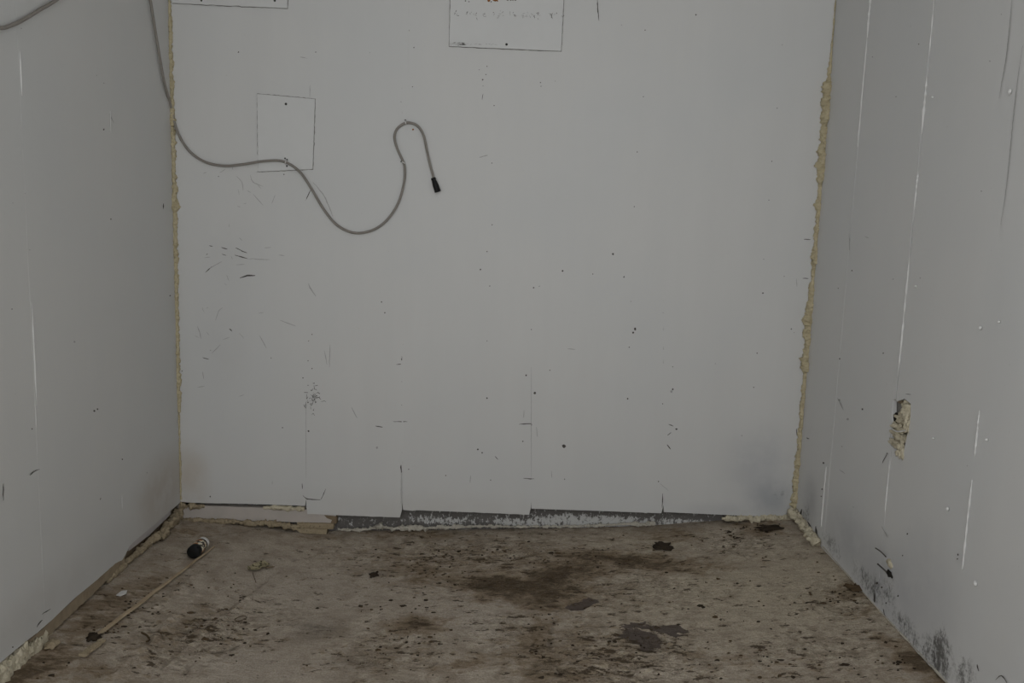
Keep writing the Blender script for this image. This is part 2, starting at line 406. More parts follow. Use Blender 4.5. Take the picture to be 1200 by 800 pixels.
def floor_h(x, y):
    i = min(max(int(np.searchsorted(gx, x)), 1), nx - 1); j = min(max(int(np.searchsorted(gy, y)), 1), ny - 1)
    return float(max(Z[j - 1, i - 1], Z[j, i], Z[j - 1, i], Z[j, i - 1]))
def rest(x, y, h=0.0):
    p = on_floor(x, y); return Vector((p.x, p.y, floor_h(p.x, p.y) + h))

# ------------------------------------------------------------------ room shell
def slab(name, lo, hi, mat, label=None):
    return struct(obj(name, box(None, lo, hi), mat), label)
wb = slab('wall_back', (-1.40, D + .035, -.10), (1.30, D + .12, Z_CEIL), m_base)
wl = slab('wall_left', (XL - .12, YL_OPEN, -.10), (XL - .030, D + .12, Z_CEIL), m_base_left)
wr = slab('wall_right', (XR + .035, Y_OPEN, -.10), (XR + .12, D + .12, Z_CEIL), m_base)
slab('ceiling', (-1.40, Y_OPEN, Z_CEIL), (1.30, D + .12, Z_CEIL + .08), m_ceil)

# back wall: five tall white sheets with stepped lower edges
PT = .014
B_OFF = [0.0, -.0012, 0.0, -.0007, 0.0]
B_SEAM = [None, 359.0, 471.0, 622.0, 777.0, None]
def seam_x(px, z):    # world x of a seam, plumb
    return on_back(px, 500).x
B_BOTTOM = [[(209, 588), (240, 589.3), (300, 590.5), (357.5, 592.6)], [(360.2, 602), (400, 603.6), (468.5, 606.2)],
            [(472.4, 597.2), (484, 598.5), (487, 597.6), (540, 599.6), (620, 603)], [(622.8, 595.8), (700, 598.4), (775, 601.2)], [(778, 599.8), (863, 603.7), (936, 606.5)]]
def panel_index(px): return sum(px > s for s in B_SEAM[1:5])
for i in range(5):
    off = B_OFF[i]
    b = [on_back(*p, off) for p in B_BOTTOM[i]]
    edge = []
    for k in range(len(b) - 1): edge += jag(b[k], b[k + 1], max(3, int((b[k + 1] - b[k]).length / .012)), .0012, i * 7 + k, (0, 0, 1))[(1 if k else 0):]
    xl = XL - .012 if i == 0 else on_back(B_SEAM[i], 600, 0).x
    xr = XR + .012 if i == 4 else on_back(B_SEAM[i + 1], 600, 0).x
    zl = on_back(0, 575).z + .03
    pts = [Vector((xl, D + off, Z_CEIL)), Vector((xl, D + off, edge[0].z + .030))]
    pts += edge
    pts += [Vector((xr, D + off, edge[-1].z + .030)), Vector((xr, D + off, Z_CEIL))]
    obj('panel', prism(pts, (0, PT, 0)), m_back, wb)

# left wall: sheets ending above the floor, one corner torn
L_SEAM = [on_left(42, 500).y, on_left(141, 520).y]
lb = [(212, 588), (156, 635.5), (151, 641), (147, 650), (143, 656), (135, 660), (112, 680.5), (87.5, 700.5), (62, 725), (44, 741), (29, 752.5), (0, 776.5)]
lbw = [on_left(*p) for p in lb]
lo = [on_left(*p) for p in lb]
def left_bottom(y):
    ys = [p.y for p in lo][::-1]; zs = [p.z for p in lo][::-1]
    return float(np.interp(y, ys, zs))
cuts = [YL_OPEN, L_SEAM[0] - 2 * .47, L_SEAM[0] - .47, L_SEAM[0], L_SEAM[1], D + .010]
L_OFF = [0, .0004, 0., .0004, 0.]
for i in range(5):
    y0, y1 = cuts[i], cuts[i + 1]; x = XL + L_OFF[i]
    ys = sorted({y0, y1, *[p.y for p in lo if y0 < p.y < y1], *np.linspace(y0, y1, 30)})
    pts = [Vector((x, y, left_bottom(y) + .0012 * mnoise.noise(Vector((y * 70, i, 0))))) for y in ys]
    pts += [Vector((x, y1, Z_CEIL)), Vector((x, y0, Z_CEIL))]
    obj('panel', prism(pts, (-PT, 0, 0)), m_left, wl)

# right wall: sheets down to the floor, a broken notch beside one seam
R_SEAM = [1.638, 2.100, 2.556, 3.018]
cuts = [Y_OPEN, .71, 1.17] + R_SEAM + [D + .010]
R_OFF = [-.0004, 0., -.0004, .0002, .0006, 0., -.0007]
notch = [(1045.2, 468), (1060, 467), (1067.3, 473), (1067, 488), (1064, 505), (1061.5, 518), (1059, 530), (1056.5, 535), (1053.5, 532.5), (1052.5, 524), (1049, 526), (1044, 521.5)]
for i in range(7):
    y0, y1 = cuts[i], cuts[i + 1]; x = XR + R_OFF[i]
    ys = np.linspace(y0, y1, 40)
    pts = [Vector((x, y, .068 - .0 + .004 * mnoise.noise(Vector((y * 14, 5, i))) + .0025 * mnoise.noise(Vector((y * 60, 9, i))))) for y in ys]
    if i == 4:
        nw = [on_right(*p, R_OFF[4]) for p in notch[::-1]]
        nw[0].y = y1; nw[-1].y = y1
        pts += [Vector((x, min(p.y, y1), p.z)) for p in nw]
    pts += [Vector((x, y1, Z_CEIL)), Vector((x, y0, Z_CEIL))]
    if i == 5:
        pts += [Vector((x, max(p.y, y0), p.z)) for p in [on_right(*q) for q in [(1049, 467.5), (1045.8, 468.5), (1045.2, 480), (1045.6, 497), (1043.6, 512), (1043, 521), (1046.5, 524)]]]
    obj('panel', prism(pts, (PT, 0, 0)), m_right, wr)
# raised lips along parts of the seams, paler to paint light on their edges
for (xa, ya, xb, yb, w) in [(1021.5, -20, 1017, 44, .0045), (1017, 44, 1005, 172, .003), (1094.5, -20, 1088.5, 66, .0022), (1087.5, 90, 1082.5, 156, .0040), (1077, 200, 1072, 246, .003), (1066.5, 300, 1051.5, 440, .0034),
                            (968, 545, 963.5, 618, .0045), (1136.5, 560, 1128, 668, .003), (1147.5, 480, 1142.5, 535, .0028), (1044, 540, 1038, 600, .0026)]:
    a = on_right(xa, ya); b = on_right(xb, yb); yy = min(R_SEAM + [2.42], key=lambda s: abs(s - (a.y + b.y) / 2)); yy = (a.y + b.y) / 2 if abs(yy - (a.y + b.y) / 2) > .03 else yy
    path = [Vector((XR - .0012, yy + .002 * mnoise.noise(Vector((z * 6, yy, 0))), z)) for z in np.linspace(b.z, a.z, 40)]
    obj('seam_lip', sweep(path, [w * (.25 + .55 * min(1, 8 * k / 39, 8 * (39 - k) / 39) * max(.12, 1 + 1.5 * mnoise.noise(Vector((k * .33, w * 900, yy))))) for k in range(40)], 6), m_lit_lip, wr, True)
for (xa, ya, xb, yb, w) in [(22.5, 60, 25, 112, .0030), (37, 355, 42, 475, .0028), (40, 475, 42.5, 500, .002), (128, 130, 130, 155, .0022), (142, 580, 143, 596, .0022)]:
    a = on_left(xa, ya); b = on_left(xb, yb); yy = (a.y + b.y) / 2
    path = [Vector((XL + .0018, yy, z)) for z in np.linspace(b.z, a.z, 16)]
    obj('seam_lip', sweep(path, [w * (.2 + .5 * min(1, 4 * k / 15, 4 * (15 - k) / 15)) for k in range(16)], 6), m_lit_lip, wl, True)

# ------------------------------------------------------------------ nicks, screw holes and scuffs on the sheets
class Marks:
    def __init__(s): s.bm = bmesh.new(); s.n = 0
    def poly(s, pts, mi):
        f = s.bm.faces.new([s.bm.verts.new(p) for p in pts]); f.material_index = mi
    def dot(s, place, x, y, r, mi=0, lift=None):
        s.n += 1; k = 7
        s.poly([place(x + r * (.75 + .5 * mnoise.noise(Vector((s.n * 1.7, a * .9, 0)))) * math.cos(a * 2 * math.pi / k), y + r * (.8 + .5 * mnoise.noise(Vector((s.n, a, 4)))) * math.sin(a * 2 * math.pi / k)) for a in range(k)], mi)
    def stroke(s, place, pts, w, mi=0):
        P = catmull([Vector((p[0], p[1], 0)) for p in pts], 2.5); s.n += 1
        L = []; R = []
        for i, p in enumerate(P):
            t = (P[min(i + 1, len(P) - 1)] - P[max(i - 1, 0)]).normalized(); nn = Vector((-t.y, t.x, 0))
            q = i / max(1, len(P) - 1); ww = w * .5 * (.25 + .75 * math.sin(math.pi * min(max(q, .06), .94))) * (1 + .7 * mnoise.noise(Vector((i * .8, s.n, 0))))
            p = p + nn * .5 * mnoise.noise(Vector((i * .5, s.n, 7)))
            L.append(p + nn * ww); R.append(p - nn * ww)
        for i in range(len(P) - 1):
            s.poly([place(v.x, v.y) for v in (L[i], L[i + 1], R[i + 1], R[i])], mi)
def pb(x, y): return on_back(x, y, B_OFF[panel_index(x)] - .0006)
def pr(x, y): return on_right(x, y, -.0016)
def pleft(x, y): return on_left(x, y, .0012)
mk = Marks()
def dots(place, ox, oy, lst, s=3.):
    for e in lst:
        x, y, r = e[:3]; mk.dot(place, ox + x / s, oy + y / s, r, e[3] if len(e) > 3 else 0)
def strokes(place, ox, oy, lst, s=3.):
    for pts, w, mi in lst: mk.stroke(place, [(ox + p[0] / s, oy + p[1] / s) for p in pts], w, mi)
dots(pb, 0, 267, [(1097, 374, .9), (1085, 397, .7), (1083, 467, .8), (1097, 494, .9), (1065, 527, 1.), (1083, 553, .8), (993, 702, .9), (1085, 714, 1.4), (640, 503, 1.), (953, 457, .8), (740, 430, 1., 1)])
dots(pb, 400, 267, [(512, 83, .9), (489, 146, 1.3), (522, 204, .9), (955, 92, 1.7), (778, 151, 1.4), (884, 162, .9), (994, 172, 1.3), (676, 210, 1.2), (696, 205, 1., 1), (141, 260, 1.1), (153, 298, 1.),
    (668, 357, .8), (512, 397, .8), (1033, 355, 2.2), (1026, 368, 1.6), (1012, 419, 1.), (213, 462, 1.6), (214, 540, .9), (214, 622, 1.2), (733, 500, .9), (650, 518, 1.4), (680, 580, 2.), (512, 598, 1.3), (1007, 600, 1.3),
    (125, 772, 1.8, 1), (638, 750, 1.), (782, 767, 2.8), (480, 778, 1.4), (495, 790, 1.2), (1165, 378, 1.2), (1160, 402, .8), (1160, 445, .9), (1165, 488, .8), (1165, 567, 1.6), (1160, 575, 2., 1), (1130, 618, .9), (1178, 707, 1.4), (222, 35, 1.5, 1), (1018, 258, .9, 1)])
dots(pb, 400, 0, [(255, 167, 1.), (250, 305, .8), (512, 233, .9), (497, 280, 1.2), (508, 262, .8), (485, 245, .6), (498, 302, .6), (537, 371, .9), (700, 290, .9), (702, 303, .8), (1068, 106, .9), (1062, 340, .8), (1040, 534, .9), (1030, 726, .9),
    (530, 790, .9), (529, 573, .8), (238, 107, 1.1, 1), (232, 230, 1.1, 1), (210, 358, .9, 1), (100, 185, .7, 1), (985, 88, .8, 1), (752, 285, .7, 1)])
dots(pb, 400, 0, [(252, 455, 1.5, 2)])
dots(pb, 800, 0, [(47, 52, 1.2), (332, 380, .8), (313, 567, .9), (303, 703, .8), (350, 158, .8, 1), (10, 55, .9)])
dots(pb, 800, 267, [(282, 229, 1.2), (262, 440, 1.), (250, 560, .9), (382, 355, 1.1), (357, 170, .7), (285, 110, .6), (115, 477, .8, 1), (208, 730, 1.1, 1), (392, 368, .6)])
dots(pb, 400, 533, [(237, 50, .9), (367, 72, .9), (525, 88, .9), (785, 85, .9), (1115, 93, 1.)])
dots(pb, 200, 560, [(278, 130, 1.2)], 6.)
dots(pb, 0, 0, [(838, 183, 1.2), (1110, 183, .9), (998, 613, 1.), (768, 620, .8)])
strokes(pb, 0, 267, [([(735, 62), (748, 65)], 1., 0), ([(778, 68), (800, 75)], 1., 0), ([(828, 70), (868, 88)], 1.1, 0), ([(825, 95), (870, 108)], 1.1, 0), ([(870, 108), (950, 112)], .8, 1), ([(843, 176), (870, 168), (897, 167)], 1.9, 0),
    ([(722, 157), (745, 135)], .9, 0), ([(740, 140), (780, 118)], .9, 1), ([(783, 280), (770, 290), (758, 325)], .8, 1), ([(695, 345), (708, 390)], 1., 1), ([(806, 354), (816, 363)], 1.2, 0), ([(912, 378), (937, 422)], .9, 1), ([(985, 325), (1040, 345)], .9, 1),
    ([(712, 455), (735, 462)], .9, 0), ([(712, 505), (716, 530)], .9, 1), ([(695, 560), (720, 556)], .8, 1), ([(1160, 410), (1158, 490)], .9, 1), ([(1140, 430), (1150, 480)], .8, 1), ([(1085, 195), (1090, 210), (1110, 240)], 1.4, 1), ([(745, 440), (775, 410)], .9, 1),
    ([(725, 95), (730, 90)], .8, 0), ([(780, 92), (795, 97)], .9, 0), ([(830, 130), (860, 127)], .7, 1), ([(980, 95), (1000, 98)], .9, 1)])
rnd = random.Random(4)
for k in range(34):      # the scribbled cluster of scratches
    x = 366 + rnd.gauss(0, 5.); y = 267 + 595 / 3 + rnd.gauss(0, 8.5); a = rnd.uniform(-.6, 2.2); l = rnd.uniform(1.5, 6)
    mk.stroke(pb, [(x, y), (x + l * math.cos(a) * .6 + rnd.uniform(-1, 1), y + l * math.sin(a) * .6), (x + l * math.cos(a), y - l * math.sin(a) * .6)], rnd.uniform(.5, .95), rnd.choice([0, 0, 1]))
for k in range(26):      # light scuffing over the lower left sheet
    x = rnd.uniform(228, 310); y = rnd.choice([rnd.gauss(300, 16), rnd.gauss(405, 30), rnd.gauss(215, 12)]); a = rnd.gauss(.2, .7); l = rnd.uniform(3, 9)
    mk.stroke(pb, [(x, y), (x + l * math.cos(a), y + l * math.sin(a))], rnd.uniform(.5, .8), 1)
strokes(pb, 400, 267, [([(625, 690), (668, 688), (666, 696)], 1.1, 0), ([(642, 640), (641, 668)], .8, 1), ([(182, 680), (232, 681)], .9, 0), ([(36, 630), (55, 668)], 1., 1), ([(193, 480), (215, 478)], .9, 0), ([(1128, 298), (1160, 300)], .9, 1), ([(795, 425), (822, 427)], .9, 1),
    ([(120, 696), (145, 700)], 1.3, 0), ([(1150, 690), (1168, 697)], 1., 0), ([(1140, 735), (1160, 718)], .9, 0), ([(1142, 758), (1158, 778)], 1.1, 0), ([(685, 700), (690, 735)], .8, 1), ([(1140, 96), (1175, 98)], .9, 1), ([(213, 450), (214, 470)], 1., 0)])
strokes(pb, 400, 0, [([(900, -10), (902, 40), (906, 72)], 1.1, 0), ([(235, 110), (233, 205)], .7, 1), ([(498, 330), (495, 350)], .8, 0), ([(485, 553), (515, 545)], 1.2, 1)])
strokes(pb, 800, 267, [([(426, 40), (450, 41)], 1.1, 0), ([(422, 177), (442, 178)], 1.3, 0), ([(400, 178), (402, 206)], .8, 1), ([(400, 705), (402, 730)], 1.1, 0), ([(402, 728), (440, 742)], 1., 0), ([(415, 600), (430, 612)], 1., 0)])
strokes(pb, 400, 533, [([(210, 35), (211, 62)], 1.6, 0), ([(211, 60), (210, 190)], .6, 1), ([(540, 4), (551, 16)], 1., 0), ([(455, 72), (452, 98)], .9, 1), ([(640, 82), (678, 84)], .9, 0), ([(738, 55), (740, 80)], .7, 1), ([(1130, 135), (1128, 185)], 1., 0), ([(1120, 100), (1150, 125)], .6, 1)])
strokes(pb, 200, 560, [([(924, 38), (926, 75)], 1.1, 0), ([(930, 122), (960, 147), (1010, 150), (1052, 153)], 1.2, 0), ([(1055, 152), (1070, 125), (1090, 75)], .8, 0), ([(715, 20), (714, 45)], .7, 1)], 6.)
strokes(pb, 0, 0, [([(830, 618), (850, 640), (855, 670)], .8, 1), ([(880, 615), (890, 640), (925, 655)], .8, 1), ([(890, 682), (925, 722)], .8, 1), ([(1092, 668), (1074, 705)], 1.1, 0), ([(1100, 640), (1140, 690), (1170, 760)], 1.2, 1), ([(968, 685), (955, 715)], .7, 1), ([(1055, 200), (1080, 205)], .9, 1), ([(1090, 300), (1089, 340)], .7, 1)])
# faint seams between the sheets where old filler has cracked
for px, spans in ((358.5, [(470, 560)]), (471.5, [(90, 200), (420, 590)]), (622.5, [(430, 560)]), (777.5, [(350, 470), (500, 560)])):
    for a, b in spans:
        mk.stroke(pb, [(px + (a - 500) * .0005, a), (px, (a + b) / 2), (px, b)], .55, 1)
ob = obj('scuff_marks', mk.bm, [m_mark, m_faint, m_rust], wb); ob['kind'] = 'stuff'
mk = Marks()
dots(pleft, 0, 0, [(365, 455, 1.4), (365, 292, .9, 1), (390, 770, 1.1), (75, 100, 1., 1), (340, 265, .8, 1), (45, 713, .8, 1), (88, 680, .7, 1)])
dots(pleft, 0, 267, [(332, 643, 1.6), (343, 637, 1.4), (598, 238, 1.1), (113, 706, 1.1), (42, 285, .9), (262, 400, 1.6, 1), (105, 77, .9, 1)])
dots(pleft, 0, 533, [(430, 15, 1.1), (45, 675, 1.2), (517, 62, 1., 1)])
strokes(pleft, 0, 533, [([(105, 72), (125, 55), (140, 50)], 1., 0), ([(107, 66), (120, 55)], .8, 0), ([(12, 100), (12, 160)], 1., 0), ([(148, 560), (178, 540)], 1., 0), ([(130, 605), (142, 585), (150, 580)], 1.4, 0), ([(355, 150), (352, 158)], .9, 0)])
strokes(pleft, 0, 0, [([(385, 400), (400, 432)], .9, 1), ([(575, 715), (574, 735)], 1.1, 0)])
ob = obj('scuff_marks', mk.bm, [m_mark, m_faint], wl); ob['kind'] = 'stuff'
mk = Marks()
dots(pr, 800, 0, [(1120, 50, .9, 1), (750, 340, 1.1, 1), (830, 155, .9), (1050, 672, .8), (667, 200, 1., 1), (1080, 215, 1.2, 1)])
dots(pr, 800, 267, [(595, 150, 1.), (547, 212, .8), (552, 460, 1.3), (705, 440, 1.1), (632, 637, 1.5), (580, 672, 1.8, 1), (550, 605, 1.8, 1), (740, 180, 1., 1), (835, 176, 1., 1), (560, 768, 1., 1)])
dots(pr, 800, 533, [(495, 28, 1.6), (790, 277, 1.4), (773, 353, 1.1), (757, 495, 1.4), (715, 520, 1.3), (700, 465, 1.4), (683, 450, 1.9), (600, 183, .9, 1), (968, 350, 1.5), (490, 120, 1.2), (487, 145, 1.), (1000, 38, .8, 1), (966, 365, 1.1)])
strokes(pr, 800, 533, [([(418, 190), (415, 205), (414, 222)], 2.2, 0), ([(468, 250), (470, 275), (472, 290)], 2., 0), ([(440, 235), (455, 262)], 1.6, 0), ([(552, 52), (570, 65)], 1., 1), ([(675, 485), (674, 518)], 2.2, 0), ([(705, 540), (712, 575)], 1.2, 0), ([(1100, 790), (1120, 775), (1140, 800)], 1.2, 0), ([(1035, 735), (1040, 760)], 1.3, 0), ([(700, 250), (720, 290)], 1., 1)])
strokes(pr, 800, 267, [([(545, 598), (565, 640)], 1.1, 1), ([(640, 30), (655, 36)], .8, 1), ([(585, 20), (587, 80)], .8, 1), ([(718, 790), (720, 795)], 1.3, 0), ([(435, 737), (445, 741)], 1.2, 0)])
strokes(pr, 1020, 450, [([(155, 648), (130, 700), (113, 740)], .9, 0), ([(330, 92), (380, 97)], .8, 0)], 8.)
strokes(pr, 800, 0, [([(1157, 0), (1140, 180), (1112, 345)], .9, 1), ([(1195, 160), (1170, 340), (1140, 640), (1118, 790)], .8, 1)])
ob = obj('scuff_marks', mk.bm, [m_mark, m_faint], wr); ob['kind'] = 'stuff'

# pale caulk left along the foot of the right wall
cl = [on_right(x, y, -.001) for x, y in [(964, 642), (985, 666), (1005, 688.5), (1020, 705.5), (1045, 733), (1075, 765), (1108, 800.5), (1140, 835)]]
cl = catmull(cl, .008)
obj('caulk_line', sweep([p + Vector((0, 0, .006)) for p in cl], [.0012 + .004 * max(0, mnoise.noise(Vector((k * .12, 3, 0))) + .25) for k in range(len(cl))], 6), m_crust, wr, True)
# screws in the right-hand wall
def dome(c, nrm, r, hgt, seg=12):
    bm = bmesh.new(); nrm = Vector(nrm); u = nrm.orthogonal().normalized(); v = nrm.cross(u); rings = []
    for k in range(4):
        a = k / 4 * math.pi / 2
        rings.append([bm.verts.new(Vector(c) + (u * math.cos(t * 2 * math.pi / seg) + v * math.sin(t * 2 * math.pi / seg)) * (r * math.cos(a)) + nrm * (hgt * math.sin(a))) for t in range(seg)])
    top = bm.verts.new(Vector(c) + nrm * hgt)
    for a, b in zip(rings[:-1], rings[1:]):
        for t in range(seg): bm.faces.new((a[t], a[(t + 1) % seg], b[(t + 1) % seg], b[t]))
    for t in range(seg): bm.faces.new((rings[-1][t], rings[-1][(t + 1) % seg], top))
    bm.faces.new(rings[0][::-1]); bmesh.ops.recalc_face_normals(bm, faces=bm.faces); return bm
for x, y, r in [(1184, 107.5, .006), (1111, 596, .006), (1143.5, 683.5, .0065), (1149.5, 384, .005), (1074, 335.5, .004), (1093.5, 113.5, .0035), (1171.5, 377, .0035), (1095, 513.5, .003), (1157, 515, .004)]:
    obj('screw', dome(on_right(x, y, -.001), (-1, 0, 0), r, .006), m_screw_lt, wr, True)

# ------------------------------------------------------------------ foam seals
def foam(name, label, pts, radii, mat, seed, rough=.8, step=.0025, seg=18, squash=None, group=None):
    path = catmull(pts, step); n = len(path)
    # radii given per control point -> per path point
    cum = [0]
    for a, b in zip(path[:-1], path[1:]): cum.append(cum[-1] + (b - a).length)
    keys = []; j = 0
    for p in pts:
        d = [(q - Vector(p)).length for q in path[j:]]; j += int(np.argmin(d)); keys.append(cum[j])
    rr = np.interp(cum, keys, radii)
    path = [p + Vector((mnoise.noise(p * 30 + Vector((seed, 0, 0))), mnoise.noise(p * 30 + Vector((0, seed, 0))), 0)) * (.35 * r) for p, r in zip(path, rr)]
    o = obj(name, sweep(path, list(rr), seg, None, rough, seed, squash), mat, None, True)
    return tag(o, label, 'foam', group)
px = 3.34 / F
rc = [(-60, 1.2), (40, 1.2), (66, 2.2), (76, 3.6), (90, 3.6), (94, 8), (102, 9.5), (112, 8), (125, 10), (140, 10), (146, 7), (165, 8), (185, 7.5), (202, 9), (212, 8.5), (218, 4.5), (232, 5), (240, 8), (244, 5.5), (265, 5), (288, 4), (293, 7), (308, 8),
      (315, 4), (328, 4), (334, 6.5), (360, 7.5), (375, 9), (385, 8.5), (400, 7.5), (412, 7), (420, 9.5), (432, 9.5), (438, 4), (450, 3.6), (467, 5), (485, 4), (510, 5), (530, 6.5), (552, 7), (575, 6.5), (598, 7), (606, 9)]
foam('foam_seal', 'lumpy yellow foam bead up the corner of back and right walls', [Vector((XR - .004, D - .004, on_back(979 - .081 * y, y).z)) for y, w in rc], [w * px * .62 for y, w in rc], m_foam, 1)
lc = [(-60, 3), (20, 3.2), (45, 4.4), (58, 4), (75, 5.), (100, 4.8), (125, 4.4), (145, 6), (155, 5), (180, 5), (190, 3.5), (203, 4), (208, 8), (214, 5), (222, 6.5), (232, 5.5), (238, 8), (243, 9.5), (248, 5), (265, 4.2), (285, 5.0), (320, 4.6), (350, 4.2), (400, 4.4), (430, 4.6), (470, 4.6), (480, 2.2), (520, 1.6), (585, 2.0)]
foam('foam_seal', 'thin yellow foam bead up the corner of back and left walls', [Vector((XL + .003, D - .003, on_back(197 + .0236 * y, y).z)) for y, w in lc], [w * px * .58 for y, w in lc], m_foam, 2)
# along the foot of the walls
pts = [on_back(x, y, -.004) for x, y in [(846, 608), (858, 607.5), (885, 607.5), (905, 607), (928, 606)]]
foam('foam_seal', 'beige foam strip under the back wall sheet at the right corner', pts, [.008, .013, .013, .011, .014], m_foam_pale, 3, 1.25, squash=((0, 0, 1), .7))
pts = [Vector((XR - .012, D - .02, .105)), on_right(943, 617, -.010), on_right(950, 627, -.012), on_right(956, 634, -.016), on_right(961, 634, -.008)]
foam('foam_seal', 'cream foam crust along the foot of the right wall', pts, [.016, .014, .012, .015, .006], m_foam_pale, 4, 1.3)
# left foot of wall: near pale chunk, dirty ridge and corner filling
pts = [on_left(60, 744, -.012), on_left(50, 751, -.010), on_left(34, 764, -.006), on_left(15, 780, -.005), on_left(-8, 799, -.005), on_left(-60, 842, -.005)]
foam('foam_seal', 'pale crumbling foam slab under the left wall sheet', pts, [.008, .023, .027, .029, .030, .031], m_foam_pale, 5, .75, seg=30, squash=((1, 0, 0), .42))
def onf(x, y, h): p = on_floor(x, y); return Vector((p.x, p.y, p.z + h))
pts = [onf(126, 684, .006), onf(141, 669, .010), onf(158, 655, .012), onf(174, 641, .014), onf(186, 634, .016), onf(196, 623, .016), onf(205, 613, .018), onf(212, 604, .022)]
foam('foam_seal', 'dirty foam ridge along the foot of the left wall near the corner', pts, [.004, .009, .008, .011, .013, .013, .016, .018], m_foam_dirty, 6, 1.1)
obj('base_strip', sweep([Vector((XL - .026, y, .040 + .004 * mnoise.noise(Vector((y * 8, 0, 0))))) for y in np.linspace(2.25, 2.85, 60)], [.026] * 60, 4, None, .10, 3), m_wood_strip, wl)
a = on_left(200, 602, -.016); b = on_left(151, 644, -.016)
obj('underlay_sheet', prism([a + Vector((0, 0, .03)), b + Vector((0, 0, .03)), b - Vector((0, 0, .004)), a.lerp(b, .55) - Vector((0, 0, .010)), a - Vector((0, 0, .002))], (-.010, 0, 0)), m_lilac, wl)

# pale skirting board remnant under the left end of the back wall
sk = thing('skirting_board', 'pale broken skirting board under the back wall sheets beside the left corner', 'skirting board', on_back(300, 610, .01))
bt = [on_back(208, 591.5, .006), on_back(300, 594.5, .006), on_back(360, 597, .006), on_back(393.5, 600, .006)]
bb = jag(on_back(393.5, 613.0, .006), on_back(208, 607.5, .006), 60, .0016, 3, (0, 0, 1))
obj('board', prism(bt + bb, (0, .026, 0)), m_board, sk)
e0 = [on_back(380, 603.5, .0045), on_back(394.6, 605, .0045), on_back(394.4, 613.4, .0045), on_back(387, 613.6, .0045), on_back(389, 609, .0045), on_back(383, 607, .0045)]
obj('torn_end', prism(e0, (0, .028, 0)), m_brown, sk)
l1 = jag(on_back(348, 612.6, -.004), on_back(391, 613.6, -.004), 18, .001, 5, (0, 0, 1)) + jag(on_back(390.5, 620, -.004), on_back(346, 619, -.004), 18, .0015, 6, (0, 0, 1))
obj('foam_layer', prism(l1, (0, .034, 0)), m_foam_dirty, sk)
l2 = jag(on_back(345, 618.6, -.012), on_back(383.5, 620, -.012), 16, .001, 7, (0, 0, 1)) + jag(on_back(382.5, 626.2, -.012), on_back(352, 624.6, -.012), 14, .0012, 8, (0, 0, 1))
obj('foam_layer', prism(l2, (0, .04, 0)), m_foam_dirty, sk)
pts = [on_back(x, y, -.002) for x, y in [(213, 609.5), (240, 610), (270, 611), (300, 612.5), (325, 614), (342, 616), (356, 617.5)]]
foam('foam_seal', 'thin dirty foam line between skirting board and floor', pts, [.010, .008, .008, .010, .011, .013, .012], m_foam_dirty, 8, 1.1)
pts = [on_back(x, y, .004) for x, y in [(211, 592), (224, 592), (232, 592.5), (240, 593)]]
foam('foam_seal', 'foam lump above the skirting board in the left corner', pts, [.012, .011, .010, .007], m_foam_dirty, 9, 1.3)
pts = [on_back(x, y, .006) for x, y in [(309, 594), (325, 594.5), (340, 595.5), (357, 596.5)]]
foam('foam_seal', 'cracked foam line squeezed between skirting board and white sheet', pts, [.006, .008, .009, .009], m_foam_pale, 10, .7)
# white mineral crust along the foot of the bare base
cr = [(396, 619.5, 1.6), (415, 621, 2.4), (436, 619, 2.5), (444, 616.5, 5.), (451, 618, 3), (462, 619, 2.5), (480, 618.5, 3.), (500, 618.6, 3.), (520, 618, 2.8), (545, 617, 2.4), (575, 616.5, 2.2), (600, 616.8, 2), (640, 617, 2), (700, 615.6, 2), (735, 613.5, 1.8), (760, 614, 3.4), (768, 612, 1.6)]
pts = [on_back(x, y, .022) for x, y, w in cr]
foam('mineral_crust', 'white crumbly crust along the foot of the bare grey base', pts, [w * px * .7 for x, y, w in cr], m_crust, 11, 1.7)['category'] = 'crust'

# foam bulging in the broken notch of the right wall
fp = thing('foam_plug', 'lumpy cream foam filling the broken notch in the right wall', 'foam', on_right(1056, 515, .02))
for k, (x, y, hw, hh, off) in enumerate([(1063, 482, 4.2, 9.5, .006), (1057, 490.5, 5.2, 5.5, .010), (1054, 500, 6.6, 4.8, .008), (1055, 511, 7., 5.8, .008), (1051.5, 520.5, 6.4, 5.2, .006), (1055.7, 528.5, 3.2, 7.5, .003), (1065.5, 497, 1.6, 9, .004)]):
    obj('foam_lump', lump(on_right(x, y, off), (.010, hw * .0060, hh * .0027), .85, k + 3, 4), m_foam_pale, fp, True)
obj('strap', sweep(catmull([on_right(1046, 503, -.003), on_right(1052, 505.5, -.004), on_right(1062, 504, -.002)], .004), .0022, 6), m_clip, fp, True)
v = thing('steel_channel', 'grey metal channel end inside the broken notch of the right wall', 'channel', on_right(1052, 480, .03))
obj('web', prism([on_right(1045.5, 470, .016), on_right(1059, 471, .016), on_right(1058, 484, .016), on_right(1045, 486, .016)], (.004, 0, 0)), m_edge, v)
obj('cavity_patch', lump(on_right(1049.3, 489.5, .010), (.006, .022, .017), .3, 5, 2), m_hole_shade, v, True)  # solid black lump painted in for the shade inside the notch
obj('cavity_patch', lump(on_right(1056.5, 471, .008), (.006, .036, .006), .3, 8, 2), m_brown, v, True)

